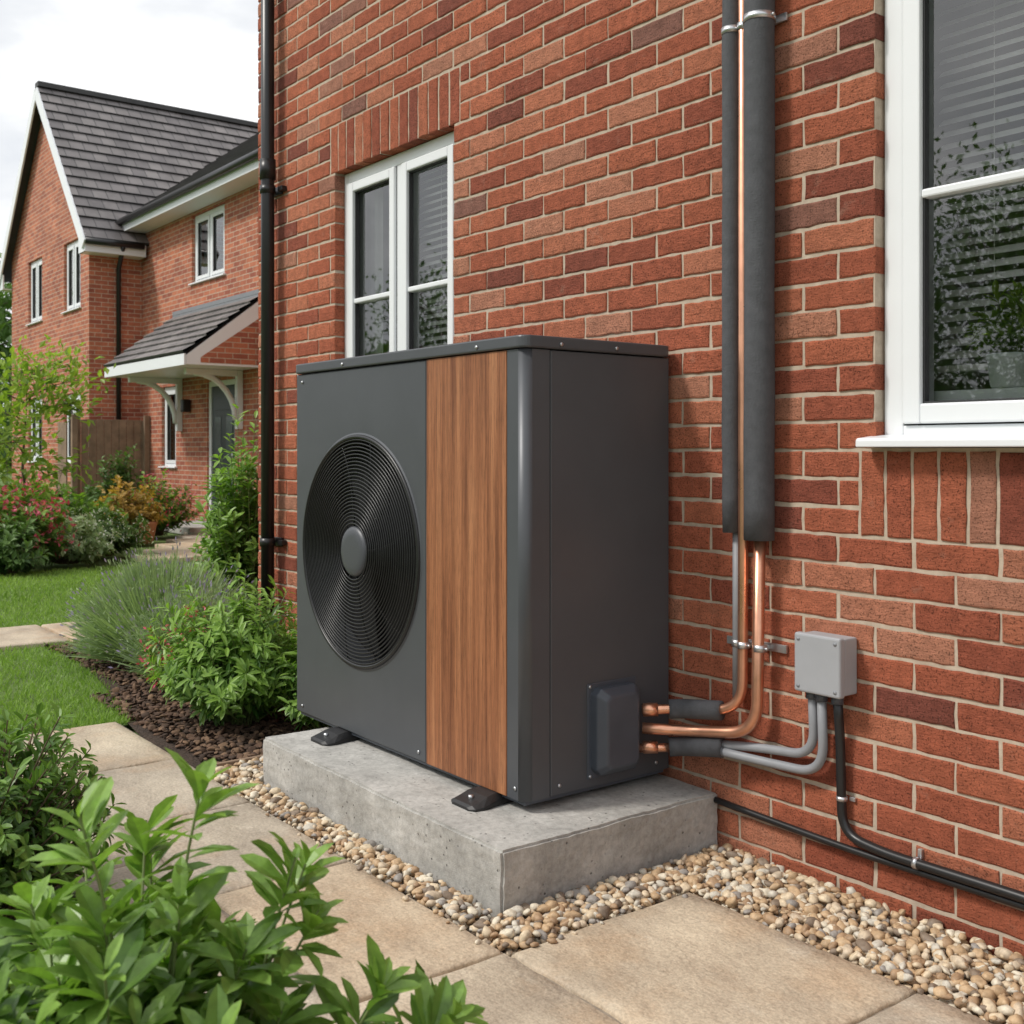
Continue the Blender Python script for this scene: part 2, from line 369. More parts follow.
def roof(name,p0,al,up,w,l,mat,parent,course=.28):
    p0=np.array(p0,float); al=unit(al); up=unit(up); nrm=np.cross(al,up); nrm=nrm if nrm[2]>0 else -nrm
    n=int(math.ceil(l/course)); V=[];F=[];UV=[]
    for j in range(n):
        s0=j*course; s1=min(l,(j+1)*course)
        a=p0+up*s0+nrm*.055; b=a+al*w; c=p0+up*s1+nrm*.025+al*w; d=p0+up*s1+nrm*.025; a2=p0+up*s0+nrm*.02; b2=a2+al*w
        k=len(V); V+=[a,b,c,d,a2,b2]; F+=[(k,k+1,k+2,k+3),(k+4,k+5,k+1,k)]
        UV+=[(0,s0),(w,s0),(w,s1),(0,s1),(0,s0),(w,s0),(w,s0),(0,s0)]
    k=len(V); V+=[p0,p0+al*w,p0+al*w+up*l,p0+up*l]; F.append((k,k+1,k+2,k+3)); UV+=[(0,0)]*4
    return pymesh(name,np.array(V),F,mat,parent,uv=UV)
def beam(name,a,b,w,h,mat,parent):
    a=Vector(a); b=Vector(b); d=(b-a); L=d.length; d.normalize(); up=Vector((0,0,1)); s=d.cross(up).normalized(); u=s.cross(d)
    V=[]
    for p in (a,b):
        for i,j in ((-1,-1),(1,-1),(1,1),(-1,1)): V.append(tuple(p+s*(i*w/2)+u*(j*h/2)))
    return pymesh(name,V,[(0,3,2,1),(4,5,6,7),(0,1,5,4),(1,2,6,5),(2,3,7,6),(3,0,4,7)],mat,parent)
# ---------------------------------------------------------------- main brick house
house=empty('brick_house')
WX0,WX1=-5.41,3.0
opL=(-4.58,-3.612,1.155,2.43); opR=(-1.70,-.45,1.155,2.43)
brick_wall(WX0,WX1,-.045,69,[opL,opR],[(-4.62,-3.575,2.43,2.655),(-1.742,-.40,2.43,2.655),(-1.742,-.40,.93,1.155)])
pymesh('front_wall_bricks',np.array(BV),BFc,BRICK,house,tone=BT)
sheet('front_wall_mortar',WX0+.004,WX1,-.06,5.13,[(a-.003,b+.003,c,d+.003) for a,b,c,d in (opL,opR)],.0045,.1,MORTAR,house)
boxes('outer_walls',[(WX0+.001,WX0+.1,.108,8,-.06,5.13),(WX1-.1,WX1,.108,8,-.06,5.13),(WX0,WX1,8.001,8.1,-.06,5.13)],BFAR,house)
V=[(WX0+.05,.05,5.13),(WX0+.05,8.05,5.13),(WX0+.05,4.05,8.1),(WX1-.05,.05,5.13),(WX1-.05,8.05,5.13),(WX1-.05,4.05,8.1)]
pymesh('gable_walls',V,[(0,1,2),(3,5,4)],BFAR,house)
for nm,y0,sg in (('roof_front',-.3,1),('roof_back',8.4,-1)):
    roof(nm,(WX0-.2,y0,4.9),(1,0,0),(0,4.35,3.25) if sg>0 else (0,-4.35,3.25),WX1-WX0+.4,5.43,ROOF,house)
boxes('eaves_fascia',[(WX0-.2,WX1+.2,-.3,-.28,4.78,4.93),(WX0-.2,WX1+.2,-.279,.0,4.80,4.815)],UPVC,house)
tubes('gutter',[([(WX0-.2,-.35,4.9),(WX1+.2,-.35,4.9)],.055)],BPLAS,10,house)
window('window',-4.577,-3.615,1.157,2.427,.05,house,mull=(-4.09,),bars=(1.83,))
window('wide_window',-1.697,-.453,1.157,2.427,.035,house,mull=(-.95,),bars=(1.79,),fw=.055,sw=.05,sx=.02)
for nm,(a,b) in (('room_a',(-5.0,-3.0)),('room_b',(-2.4,.3))):
    V=[(a,.125,.3),(b,.125,.3),(b,3.2,.3),(a,3.2,.3),(a,.125,2.6),(b,.125,2.6),(b,3.2,2.6),(a,3.2,2.6)]
    pymesh(nm,V,[(0,1,2,3),(4,7,6,5),(3,2,6,7),(0,3,7,4),(1,5,6,2)],ROOM,house)
boxes('inner_sill',[(-1.70,-.45,.107,.26,1.27,1.30),(-4.58,-3.612,.122,.3,1.2,1.235)],UPVC,house,.003)
def blinds(name,x0,x1,z0,z1,y,tilt=.35):
    V=[];F=[];z=z0
    while z<z1:
        dy=.0165*math.cos(tilt); dz=.0165*math.sin(tilt); n=len(V)
        V+=[(x0,y-dy,z-dz),(x1,y-dy,z-dz),(x1,y,z+.0016),(x0,y,z+.0016),(x1,y+dy,z+dz),(x0,y+dy,z+dz)]
        F+=[(n,n+1,n+2,n+3),(n+3,n+2,n+4,n+5)]; z+=.0325
    pymesh(name,V,F,BLIND,house)
    tubes(name+'_cord',[([(x,y,z0-.03),(x,y,z1)],.0013) for x in (x0+.15,(x0+x1)/2,x1-.15)],BLIND,4,house)
    boxes(name+'_rail',[(x0,x1,y-.017,y+.017,z0-.045,z0-.028)],BLIND,house,.002)
blinds('blind_b',-1.66,-.49,1.40,2.41,.235,.72)
blinds('blind_a',-4.07,-3.64,1.3,2.41,.15,.72)
V=[];F=[]
for i in range(41):
    x=-4.56+i*.011; y=.16+.014*math.sin(i*1.25); V+=[(x,y,1.25),(x,y,2.42)]
F=[(2*i,2*i+2,2*i+3,2*i+1) for i in range(12)]+[(2*i,2*i+2,2*i+3,2*i+1) for i in range(30,40)]
pymesh('curtain',V,F,CURT,house,smooth=True)
# ---------------------------------------------------------------- drainpipe
dp=empty('drainpipe')
tubes('pipe',[([(-5.16,-.062,-.03),(-5.16,-.062,4.85)],.033)],BPLAS,18,dp)
L=[];T=[]
for z in (.69,2.45,4.2):
    L+=[(-5.21,-5.11,-.012,-.001,z-.022,z+.022),(-5.225,-5.205,-.05,-.001,z-.012,z+.012),(-5.115,-5.07,-.03,-.001,z-.012,z+.012)]
    T.append(([(-5.16,-.062,z-.02),(-5.16,-.062,z+.02)],.039))
T.append(([(-5.16,-.062,2.5),(-5.16,-.062,2.6)],.040))
boxes('brackets',L,BPLAS,dp,.003); tubes('collars',T,BPLAS,18,dp)
# ---------------------------------------------------------------- plinth
from mathutils import noise as mn
pl=pymesh('concrete_plinth',[(-3.62,-.80,-.04),(-2.225,-.80,-.04),(-2.225,-.004,-.04),(-3.62,-.004,-.04),(-3.62,-.80,.145),(-2.225,-.80,.145),(-2.225,-.004,.145),(-3.62,-.004,.145)],BF,CONC)
bm=bmesh.new(); bm.from_mesh(pl.data); bmesh.ops.bevel(bm,geom=bm.edges[:],offset=.007,segments=2,affect='EDGES')
bmesh.ops.subdivide_edges(bm,edges=[e for e in bm.edges if e.calc_length()>.1],cuts=36,use_grid_fill=True)
for v in bm.verts:
    d=mn.noise_vector(v.co*9)*.003+mn.noise_vector(v.co*40)*.0022; v.co+=d
bm.to_mesh(pl.data); bm.free()
# ---------------------------------------------------------------- heat pump
hp=empty('heat_pump')
X0,X1,YF,YB,ZB,ZT=-3.79,-2.41,-.585,-.024,.178,1.43
xs,xw0,xw1=-2.906,-2.902,-2.491
boxes('core',[(X0+.006,X1-.03,-.48,YB-.003,ZB+.004,ZT-.002)],DARK,hp)
boxes('back_left_panel',[(X0,X0+.005,-.58,YB,ZB,ZT)],GREY,hp)
boxes('side_panel',[(X1-.03,X1,-.4915,YB,ZB,ZT)],GREY,hp,.003)
r=.028; pr=[(-2.488,-.49),(-2.488,YF)]
for i in range(11):
    a=math.radians(-90+90*i/10); pr.append((X1-r+r*math.cos(a),YF+r+r*math.sin(a)))
pr+=[(X1,-.495),(X1-.03,-.49)]
cp=prism('corner_pillar',pr,ZB,ZT,GREY,hp)
for p in cp.data.polygons:
    nn=p.normal; p.use_smooth=abs(nn.z)<.5 and nn.x>.02 and nn.y<-.02
boxes('wood_panel',[(xw0,xw1,YF-.001,-.485,ZB,ZT)],WOOD,hp,.002)
cx,cz,R=-3.330,.805,.392
a_list=[2*math.pi*i/96 for i in range(96)]
x0p,x1p=X0,xs
for px,pz in ((x0p,ZB),(x1p,ZB),(x1p,ZT),(x0p,ZT)): a_list.append(math.atan2(pz-cz,px-cx)%(2*math.pi))
a_list=sorted(set(a_list)); n=len(a_list)
V=[];F=[]
def rectpt(a,m=0.):
    c,s=math.cos(a),math.sin(a); t=1e9
    if c>1e-9: t=min(t,(x1p-m-cx)/c)
    if c<-1e-9: t=min(t,(x0p+m-cx)/c)
    if s>1e-9: t=min(t,(ZT-m-cz)/s)
    if s<-1e-9: t=min(t,(ZB+m-cz)/s)
    return cx+c*t,cz+s*t
rings=[('r',0,-.50),('r',0,YF+.004),('r',.004,YF),('c',R+.012,YF),('c',R+.006,YF-.003),('c',R,YF-.001),('c',R-.006,YF+.006),('c',R-.01,YF+.03),('c',R-.012,-.485)]
for kind,val,y in rings:
    for a in a_list:
        if kind=='r': x,z=rectpt(a,val)
        else: x,z=cx+val*math.cos(a),cz+val*math.sin(a)
        V.append((x,y,z))
for k in range(len(rings)-1):
    for i in range(n):
        j=(i+1)%n; F.append((k*n+i,k*n+j,(k+1)*n+j,(k+1)*n+i))
fp=pymesh('fan_panel',V,F,GREY,hp)
bm=bmesh.new(); bm.from_mesh(fp.data); bmesh.ops.recalc_face_normals(bm,faces=bm.faces); bm.to_mesh(fp.data); bm.free()
V=[(cx,-.4835,cz)]+[(cx+.385*math.cos(a),-.4835,cz+.385*math.sin(a)) for a in a_list]
pymesh('fan_cavity',V,[(0,1+(i+1)%n,1+i) for i in range(n)],DARK,hp)
def ring(rad,y): return [(cx+rad*math.cos(2*math.pi*i/96),y,cz+rad*math.sin(2*math.pi*i/96)) for i in range(97)]
P=[]
nr=24
for i in range(nr):
    rr=.096+(R-.012-.096)*i/(nr-1); dome=-.004-.016*math.cos(rr/R*math.pi/2)
    P.append((ring(rr,YF+dome),.0026))
tubes('grille_rings',P,BLACK,8,hp,False)
P=[]
for i in range(12):
    a=math.radians(5+30*i); rd=np.linspace(.08,R-.006,12)
    P.append(([(cx+q*math.cos(a+.25*(q/R)**2),YF-.014*math.cos(q/R*math.pi/2)+.004,cz+q*math.sin(a+.25*(q/R)**2)) for q in rd],.0022 if i%3 else .0036))
tubes('grille_spokes',P,BLACK,6,hp)
tubes('grille_bezel',[(ring(R-.002,YF-.003),.0075)],BPLAS,8,hp,False)
V=[];F=[];prof=[(0,-.026),(.05,-.026),(.072,-.0245),(.083,-.019),(.087,-.012),(.087,.004)]
for q,dy in prof:
    for i in range(64): V.append((cx+q*math.cos(i*math.pi/32),YF+dy,cz+q*math.sin(i*math.pi/32)))
for k in range(len(prof)-1):
    for i in range(64): j=(i+1)%64; F.append((k*64+i,k*64+j,(k+1)*64+j,(k+1)*64+i))
pymesh('fan_hub',V,F,simple('hub_grey',(.075,.08,.09),.42,.1,8,.05),hp,smooth=True)
V=[];F=[]
for b in range(5):
    for i in range(8):
        q=.07+.29*i/7
        for j in range(6):
            t=j/5; a=2*math.pi*b/5+ t*(.95-.25*i/7)+.35*(i/7)**1.5; V.append((cx+q*math.cos(a),-.488-.030*t,cz+q*math.sin(a)))
    o=b*48
    for i in range(7):
        for j in range(5): F.append((o+i*6+j,o+i*6+j+1,o+(i+1)*6+j+1,o+(i+1)*6+j))
pymesh('fan_blades',V,F,BLADE,hp,smooth=True)
prism('lid',rrect(X0-.009,X1+.009,YF-.010,YB+.008,.032),ZT+.003,ZT+.038,GREY,hp,.005)
boxes('base_tray',[(X0+.012,X1-.012,YF+.012,YB-.012,ZB-.012,ZB+.003)],GREY2,hp)
sc=[]
for x,z in ((-3.42,1.447),(-2.62,1.447),(-3.74,1.40),(-3.74,.205),(-2.945,.205),(-2.45,.21)):
    y=YF-.0105 if z>1.42 else YF-.001
    sc.append(([(x,y,z),(x,y-.003,z)],.0055))
for y,z in ((-.46,1.447),(-.25,1.447),(-.46,.205),(-.08,.205)):
    x=X1+.0095 if z>1.42 else X1
    sc.append(([(x,y,z),(x+.003,y,z)],.0055))
tubes('screws',sc,STEEL,12,hp)
V=[];F=[];y0,y1,z0,z1=-.345,-.178,.215,.465
for dx,m,c in ((0,0,.018),(.03,0,.018),(.052,.02,.014),(.054,.028,.012)):
    a0,a1,b0,b1=y0+m,y1-m,z0+m,z1-m
    for py,pz in ((a0+c,b0),(a1-c,b0),(a1,b0+c),(a1,b1-c),(a1-c,b1),(a0+c,b1),(a0,b1-c),(a0,b0+c)): V.append((X1+dx,py,pz))
for k in range(3):
    for i in range(8): j=(i+1)%8; F.append((k*8+i,k*8+j,(k+1)*8+j,(k+1)*8+i))
F.append(tuple(range(24,32)))
sv=pymesh('service_cover',V,F,GREY2,hp); addbevel(sv,.004,2,20)
boxes('service_cover_flange',[(X1,X1+.004,y0-.012,y1+.012,z0-.012,z1+.012)],GREY2,hp,.002)
tubes('service_cover_screws',[([(X1+.0,y,z),(X1+.008,y,z)],.0045) for y,z in ((y0-.004,z0-.004),(y0-.004,z1+.004))],STEEL,10,hp)
for k,fx in enumerate((-3.44,-2.575)):
    V=[];F=[]
    secs=[(-.685,.040,.006),(-.675,.060,.014),(-.65,.066,.020),(-.625,.064,.030),(-.60,.058,.034),(-.57,.052,.034),(-.06,.05,.034)]
    for y,hw,h in secs:
        for px,pz in ((-hw,0),(hw,0),(hw,h*.45),(hw*.72,h),(-hw*.72,h),(-hw,h*.45)): V.append((fx+px,y,.1455+pz*.94))
    for i in range(len(secs)-1):
        for j in range(6): jj=(j+1)%6; F.append((i*6+j,i*6+jj,(i+1)*6+jj,(i+1)*6+j))
    F.append(tuple(range(6))); F.append(tuple(range(36,42)))
    o=pymesh('foot_%d'%(k+1),V,F,RUBBER,hp); addbevel(o,.004,2,25)
    tubes('foot_bolt_%d'%(k+1),[([(fx,-.648,.160),(fx,-.648,.173)],.008)],STEEL,6,hp)
# ---------------------------------------------------------------- pipework
pw=empty('insulated_pipework')
xa,xb,xc=-2.145,-2.098,-2.036
up1=fillet([(-2.36,-.185,.388),(-2.29,-.09,.392),(-2.10,-.045,.415),(xb,-.045,.95),(xb,-.045,4.75)],.085,10)
up2=fillet([(-2.36,-.185,.335),(-2.27,-.09,.33),(-2.045,-.05,.362),(xc,-.047,.95)],.09,10)
tubes('copper_pipes',[(up1,.0145),(up2,.0165),([(-2.37,-.19,.275),(-2.30,-.105,.278)],.013)],COPPER,16,pw)
def seg(a,b,r): return ([a,tuple(.5*(p+q) for p,q in zip(a,b)),b],r)
tubes('pipe_nuts',[seg((-2.36,-.182,.388),(-2.335,-.148,.389),.020),seg((-2.36,-.182,.278),(-2.335,-.148,.279),.019)],COPPER,6,pw)
def wob(p,q,n,amp,r):
    pts=[];rs=[]
    for i in range(n):
        t=i/(n-1); pts.append([p[k]+(q[k]-p[k])*t+random.gauss(0,amp) for k in (0,1)]+[p[2]+(q[2]-p[2])*t]); rs.append(r*(1+random.gauss(0,.009)))
    return (pts,rs)
tubes('insulation_sleeves',[wob((xa,-.04,.915),(xa,-.04,4.75),40,.0006,.0275),wob((xc,-.05,.90),(xc,-.05,4.75),40,.0006,.042),
   (fillet([(-2.315,-.120,.390),(-2.29,-.092,.392),(-2.165,-.062,.405)],.05),.028),
   (fillet([(-2.315,-.120,.279),(-2.29,-.092,.282),(-2.16,-.062,.30)],.05),.028)],FOAM,20,pw)
tubes('grey_conduits',[([(xa+.012,-.03,.93),(xa+.012,-.03,.44)],.0135),
   (fillet([(-2.18,-.055,.305),(-2.05,-.03,.318),(-1.865,-.03,.335),(-1.865,-.04,.52)],.075,10),.0125),
   (fillet([(-2.18,-.07,.29),(-2.05,-.035,.283),(-1.835,-.03,.292),(-1.832,-.045,.52)],.085,10),.0125)],CONDUIT,14,pw)
L=[];T=[];B=[]
for z,rs in ((2.345,((xa,-.04,.0285),(xb,-.045,.0155),(xc,-.05,.0435))),(.60,((xa+.012,-.03,.0145),(xb,-.045,.0155),(xc,-.047,.0175)))):
    L.append((-2.19,-1.975,-.010,-.002,z-.011,z+.011))
    for x,y,rr in rs:
        T.append(([(x,y,z-.009),(x,y,z+.009)],rr+.002)); B.append(([(x+rr+.002,y,z),(x+rr+.009,y,z)],.005)); L.append((x-.004,x+.004,y+rr,-.0105,z-.005,z+.005))
boxes('clamp_rails',L,STEEL,pw,.0015); tubes('clamp_bands',T,STEEL,18,pw); tubes('clamp_bolts',B,STEEL,6,pw)
# junction box
jb=empty('junction_box')
boxes('lid',[(-1.893,-1.747,-.082,-.058,.512,.668)],JBOX,jb,.007,3); boxes('body',[(-1.889,-1.751,-.0575,-.002,.516,.664)],JBOX,jb,.005,2)
tubes('lid_screws',[([(x,-.0825,z),(x,-.0835,z)],.005) for x in (-1.878,-1.762) for z in (.528,.652)],CONDUIT,10,jb)
tubes('cable_glands',[([(x,y,.49),(x,y,.516)],rr) for x,y,rr in ((-1.865,-.04,.017),(-1.832,-.045,.017),(-1.785,-.04,.016))],GREY2,8,jb)
# cables
ec=empty('electrical_cable')
c1=fillet([(-2.24,-.02,.128),(-2.0,-.016,.118),(-1.75,-.017,.112),(-1.2,-.017,.118),(2.9,-.017,.118)],.1,6)
c2=fillet([(-1.785,-.04,.50),(-1.79,-.022,.40),(-1.785,-.02,.15),(-1.66,-.026,.136),(-1.35,-.026,.139),(2.9,-.026,.139)],.07,8)
tubes('armoured_cables',[(c1,.0095),(c2,.0125)],BPLAS,12,ec)
tubes('cable_clips',[([(-1.786,-.0205,.235),(-1.786,-.0205,.246)],.0145),([(-1.571,-.026,.1375),(-1.560,-.026,.1375)],.0148),([(-.9,-.026,.139),(-.888,-.026,.139)],.0148)],STEEL,14,ec)
boxes('clip_tabs',[(-1.571,-1.560,-.012,-.001,.145,.168),(-1.772,-1.755,-.008,-.001,.235,.246),(-.9,-.888,-.012,-.001,.145,.168)],STEEL,ec,.001)
# ---------------------------------------------------------------- neighbouring houses
def fwin(parent,x0,x1,z0,z1,y,mull,bars=None,nm='window'):
    window(nm,x0,x1,z0,z1,y+.05,parent,mull=mull,bars=bars,fw=.07,sw=.055,sx=.06,bev=.006)
    boxes(nm+'_curtain',[(x0,x0+(x1-x0)*.22,y+.2,y+.22,z0,z1),(x1-(x1-x0)*.22,x1,y+.2,y+.22,z0,z1)],CURT,parent)
    boxes(nm+'_room',[(x0-.2,x1+.2,y+.9,y+.95,z0-.2,z1+.2)],ROOM,parent)
hA=empty('brick_house')
ax0,ax1,ay=-24.6,-19.37,3.3; axm=(ax0+ax1)/2; pk=7.95; ez=5.05
opsA=[(-23.3,-22.3,3.6,4.85),(-20.85,-19.85,3.6,4.85),(-20.85,-19.85,.9,2.15),(-23.3,-22.3,.9,2.15)]
sheet('gable_front_wall',ax0,ax1,-.06,ez,opsA,ay,.12,BFAR,hA)
pymesh('gable_triangle',[(ax0,ay,ez),(ax1,ay,ez),(axm,ay,pk-.12)],[(0,1,2)],BFAR,hA)
boxes('side_walls',[(ax0,ax0+.1,ay+.12,12,-.06,ez),(ax1-.1,ax1,ay+.001,12,-.06,ez),(ax0,ax1,12.001,12.1,-.06,ez)],BFAR,hA)
for i,o in enumerate(opsA): fwin(hA,o[0]+.004,o[1]-.004,o[2]+.004,o[3]-.004,ay,((o[0]+o[1])/2,),None,'window_%d'%(i+1))
ov=.35; sl=(pk-ez)/((ax1-ax0)/2); hw=(ax1-ax0)/2+ov; ez2=ez-ov*sl; ln=math.hypot(hw,pk-ez2); vg=.18
roof('roof_right',(ax1+ov,ay-vg,ez2),(0,1,0),(-hw,0,pk-ez2),9.4,ln,ROOF,hA)
roof('roof_left',(ax0-ov,ay-vg,ez2),(0,1,0),(hw,0,pk-ez2),9.4,ln,ROOF,hA)
beam('ridge_tiles',(axm,ay-vg,pk+.05),(axm,12.4,pk+.05),.22,.09,ROOF,hA)
beam('bargeboard_right',(ax1+ov,ay-vg-.01,ez2-.09),(axm,ay-vg-.01,pk-.09),.03,.20,UPVC,hA)
beam('bargeboard_left',(ax0-ov,ay-vg-.012,ez2-.09),(axm,ay-vg-.012,pk-.09),.03,.20,UPVC,hA)
boxes('fascia',[(ax1+ov-.02,ax1+ov+.005,ay-.17,4.15,ez2-.2,ez2),(ax1,ax1+ov-.021,ay-.17,4.15,ez2-.2,ez2-.18),(ax1,ax1+ov-.022,ay-.175,ay-.15,ez2-.2,ez2+.1),(ax0-ov,ax0,ay-.175,ay-.15,ez2-.2,ez2+.1),(ax0-ov,ax0,ay-.14,12,ez2-.2,ez2-.18)],UPVC,hA)
tubes('gutter',[([(ax1+ov+.05,ay-.18,ez2-.03),(ax1+ov+.05,4.1,ez2-.03)],.055),([(ax1+ov+.05,3.75,ez2-.05),(ax1+.06,3.78,ez2-.4),(ax1+.06,3.78,-.03)],.04)],BPLAS,8,hA)
hB=empty('brick_house')
bx0,bx1,by=-19.37,-9.5,4.2
opsB=[(-17.06,-15.78,3.75,4.85),(-18.4,-17.75,.85,2.2),(-16.45,-15.4,0.02,2.2),(-13.0,-11.6,3.75,4.85),(-13.0,-11.2,.85,2.2)]
sheet('front_wall',bx0,bx1,-.06,5.13,opsB,by,.12,BFAR,hB)
boxes('side_walls',[(bx1-.1,bx1,by+.001,12,-.06,5.13),(bx0+.3,bx0+.4,by+.13,12,-.06,5.13),(bx0,bx1,12.001,12.1,-.06,5.13)],BFAR,hB)
for i in (0,1,3,4):
    o=opsB[i]; fwin(hB,o[0]+.004,o[1]-.004,o[2]+.004,o[3]-.004,by,((o[0]+o[1])/2,) if i!=1 else (),None,'window_%d'%(i+1))
a,b,c,d=opsB[2]
boxes('door_frame',[(a+.002,a+.08,by+.03,by+.1,c,d-.002),(b-.08,b-.002,by+.03,by+.1,c,d-.002),(a+.08,b-.08,by+.03,by+.1,d-.08,d-.002)],UPVC,hB,.004)
boxes('front_door',[(a+.082,b-.082,by+.05,by+.09,c,d-.082)],DOOR,hB)
boxes('door_panels',[(a+.18,a+.45,by+.042,by+.05,.2,.9),(b-.45,b-.18,by+.042,by+.05,.2,.9),(a+.18,b-.18,by+.042,by+.05,1.75,1.95)],DOOR,hB,.006)
boxes('door_glass',[(a+.2,a+.43,by+.044,by+.051,1.05,1.65),(b-.43,b-.2,by+.044,by+.051,1.05,1.65)],simple('door_glass_pane',(.12,.14,.15),.15),hB)
tubes('door_handle',[([(b-.14,by+.02,1.0),(b-.14,by+.02,1.12)],.012)],STEEL,8,hB)
bl=math.hypot(4.2,3.2)
roof('roof_front',(bx0-.12,3.85,5.08),(1,0,0),(0,4.2,3.2),bx1-bx0+.3,bl,ROOF,hB)
roof('roof_back',(bx0-.12,12.25,5.08),(1,0,0),(0,-4.2,3.2),bx1-bx0+.3,bl,ROOF,hB)
pymesh('gable_walls',[(bx1,4.2,5.13),(bx1,12,5.13),(bx1,8.05,8.2),(bx0,4.2,5.13),(bx0,12,5.13),(bx0,8.05,8.2)],[(0,1,2),(3,5,4)],BFAR,hB)
beam('verge_board',(bx0-.13,3.85,5.0),(bx0-.13,8.05,8.2),.03,.16,BPLAS,hB)
boxes('fascia',[(bx0-.12,bx1+.18,3.83,3.85,4.9,5.1),(bx0-.12,bx1+.18,3.851,4.198,4.9,4.92)],UPVC,hB)
tubes('gutter',[([(bx0-.1,3.78,5.06),(bx1+.18,3.78,5.06)],.055)],BPLAS,8,hB)
px0,px1=-17.8,-14.45
roof('porch_roof',(px0,3.08,2.44),(1,0,0),(0,1.12,.86),px1-px0,math.hypot(1.12,.86),ROOF,hB,.2)
pe=[(3.10,2.30),(4.198,2.30),(4.198,3.27),(3.10,2.42)]
prism('porch_end_right',pe,px1-.04,px1,UPVC,hB,0,'x'); prism('porch_end_left',pe,px0,px0+.04,UPVC,hB,0,'x')
prism('porch_end_brickwork',[(3.3,2.33),(4.198,2.33),(4.198,3.02),(3.3,2.40)],px1+.001,px1+.006,BFAR,hB,0,'x')
boxes('porch_fascia',[(px0,px1,3.07,3.095,2.29,2.44),(px0+.04,px1-.04,3.096,4.198,2.30,2.32)],UPVC,hB)
boxes('lead_flashing',[(px0,px1,4.16,4.197,3.26,3.40)],simple('lead',(.22,.23,.25),.6),hB)
for i,x in enumerate((px0+.3,-15.15)):
    boxes('bracket_post_%d'%i,[(x-.045,x+.045,4.11,4.197,1.45,2.298),(x-.045,x+.045,3.35,4.108,2.21,2.298)],UPVC,hB,.006)
    pts=[(x,4.10-.62*(1-math.cos(t)),1.58+.66*math.sin(t)) for t in np.linspace(0,math.pi/2,8)]
    tubes('bracket_brace_%d'%i,[(pts,.045)],UPVC,6,hB)
boxes('wall_lamp',[(-17.2,-17.08,4.06,4.19,1.75,1.95)],BPLAS,hB,.02)
boxes('door_step',[(-16.7,-15.1,3.4,4.19,-.05,.06)],CONC,hB,.01)
# ---------------------------------------------------------------- fence
fe=empty('wooden_fence')
L=[(-19.05+.0,-19.03,2.95+i*.125,2.95+i*.125+.118,-.05,1.66+random.uniform(-.01,.01)) for i in range(10)]
L+=[(-19.02,-18.93,y,y+.09,-.05,1.74) for i,y in enumerate((2.9,4.1))]
L2=[(-19.4-i*.125,-19.4-i*.125+.118,2.9,2.925,-.05,1.62) for i in range(4)]
boxes('pales',L+L2,FENCE,fe,.004)
# ---------------------------------------------------------------- ground surfaces
def quadsheet(name,poly,z,mat,parent=None): return pymesh(name,[(x,y,z) for x,y in poly],[tuple(range(len(poly)))],mat,parent)
gnd=quadsheet('ground',[(-400,-400),(400,-400),(400,400),(-400,400)],-.06,GRASSG)
pt=empty('patio')
quadsheet('joints',[(-4.78,-1.62),(2.6,-1.62),(2.6,-.335),(-2.03,-.335),(-2.03,-.925),(-4.78,-.925)],-.012,JOINT,pt)
quadsheet('joints_2',[(-.6,-6),(2.6,-6),(2.6,-1.62),(-.6,-1.62)],-.012,JOINT,pt)
SL=[]
def row(js,y0,y1):
    for i in range(len(js)-1): SL.append((js[i]+.0045,js[i+1]-.0045,y0+.0045,y1-.0045))
row([-4.78,-4.06,-3.42,-2.76,-2.04,-1.42,-.75,0,.7,1.4,2.0,2.6],-1.345,-.93)
row([-4.78,-4.35,-3.7,-3.1,-2.45,-1.75,-1.1,-.3,.4,1.1,1.8,2.6],-1.62,-1.35)
row([-2.03,-1.362,-.7,.0,.7,1.4,2.0,2.6],-.925,-.337)
y=-1.62
for k in range(6):
    row([-.6,.1+(k%2)*.3,.9,1.7,2.6],y-.6,y); y-=.6
def slabmesh(name,SL,zt,parent):
    V=[];F=[];T=[];nx=18;ny=13
    for (x0,x1,y0,y1) in SL:
        tn=random.random(); b=len(V); hz=random.uniform(-.0015,.0015); tx=random.uniform(-.003,.003); ty=random.uniform(-.003,.003)
        if (x0,y0)==(-2.03+.0045,-.925+.0045): tn=.75
        xs=[x0]+list(np.linspace(x0+.006,x1-.006,nx-1))+[x1]; ys=[y0]+list(np.linspace(y0+.006,y1-.006,ny-1))+[y1]
        for j in range(ny+1):
            for i in range(nx+1):
                e=(i in(0,nx))or(j in(0,ny)); x=xs[i]; yy=ys[j]
                if e: x+=random.uniform(-.004,.003) if i in(0,nx) else 0; yy+=random.uniform(-.004,.003) if j in(0,ny) else 0
                z=zt+hz+tx*(i/nx-.5)+ty*(j/ny-.5)-(.006 if e else 0)+mn.noise(Vector((x*5,yy*5,tn*9)))*.004+mn.noise(Vector((x*14,yy*14,tn*9)))*.0015
                V.append((x,yy,z)); T.append(tn)
        for j in range(ny):
            for i in range(nx):
                a=b+j*(nx+1)+i; F.append((a,a+1,a+nx+2,a+nx+1))
        per=[b+i for i in range(nx+1)]+[b+(j)*(nx+1)+nx for j in range(1,ny+1)]+[b+ny*(nx+1)+i for i in range(nx-1,-1,-1)]+[b+j*(nx+1) for j in range(ny-1,0,-1)]
        b2=len(V)
        for p in per: V.append((V[p][0],V[p][1],zt-.05)); T.append(tn)
        m=len(per)
        for i in range(m): F.append((per[i],b2+i,b2+(i+1)%m,per[(i+1)%m]))
    return pymesh(name,V,F,SLAB,parent,smooth=True,tone=T)
slabmesh('slabs',SL,0.0,pt)
gp=empty('garden_path')
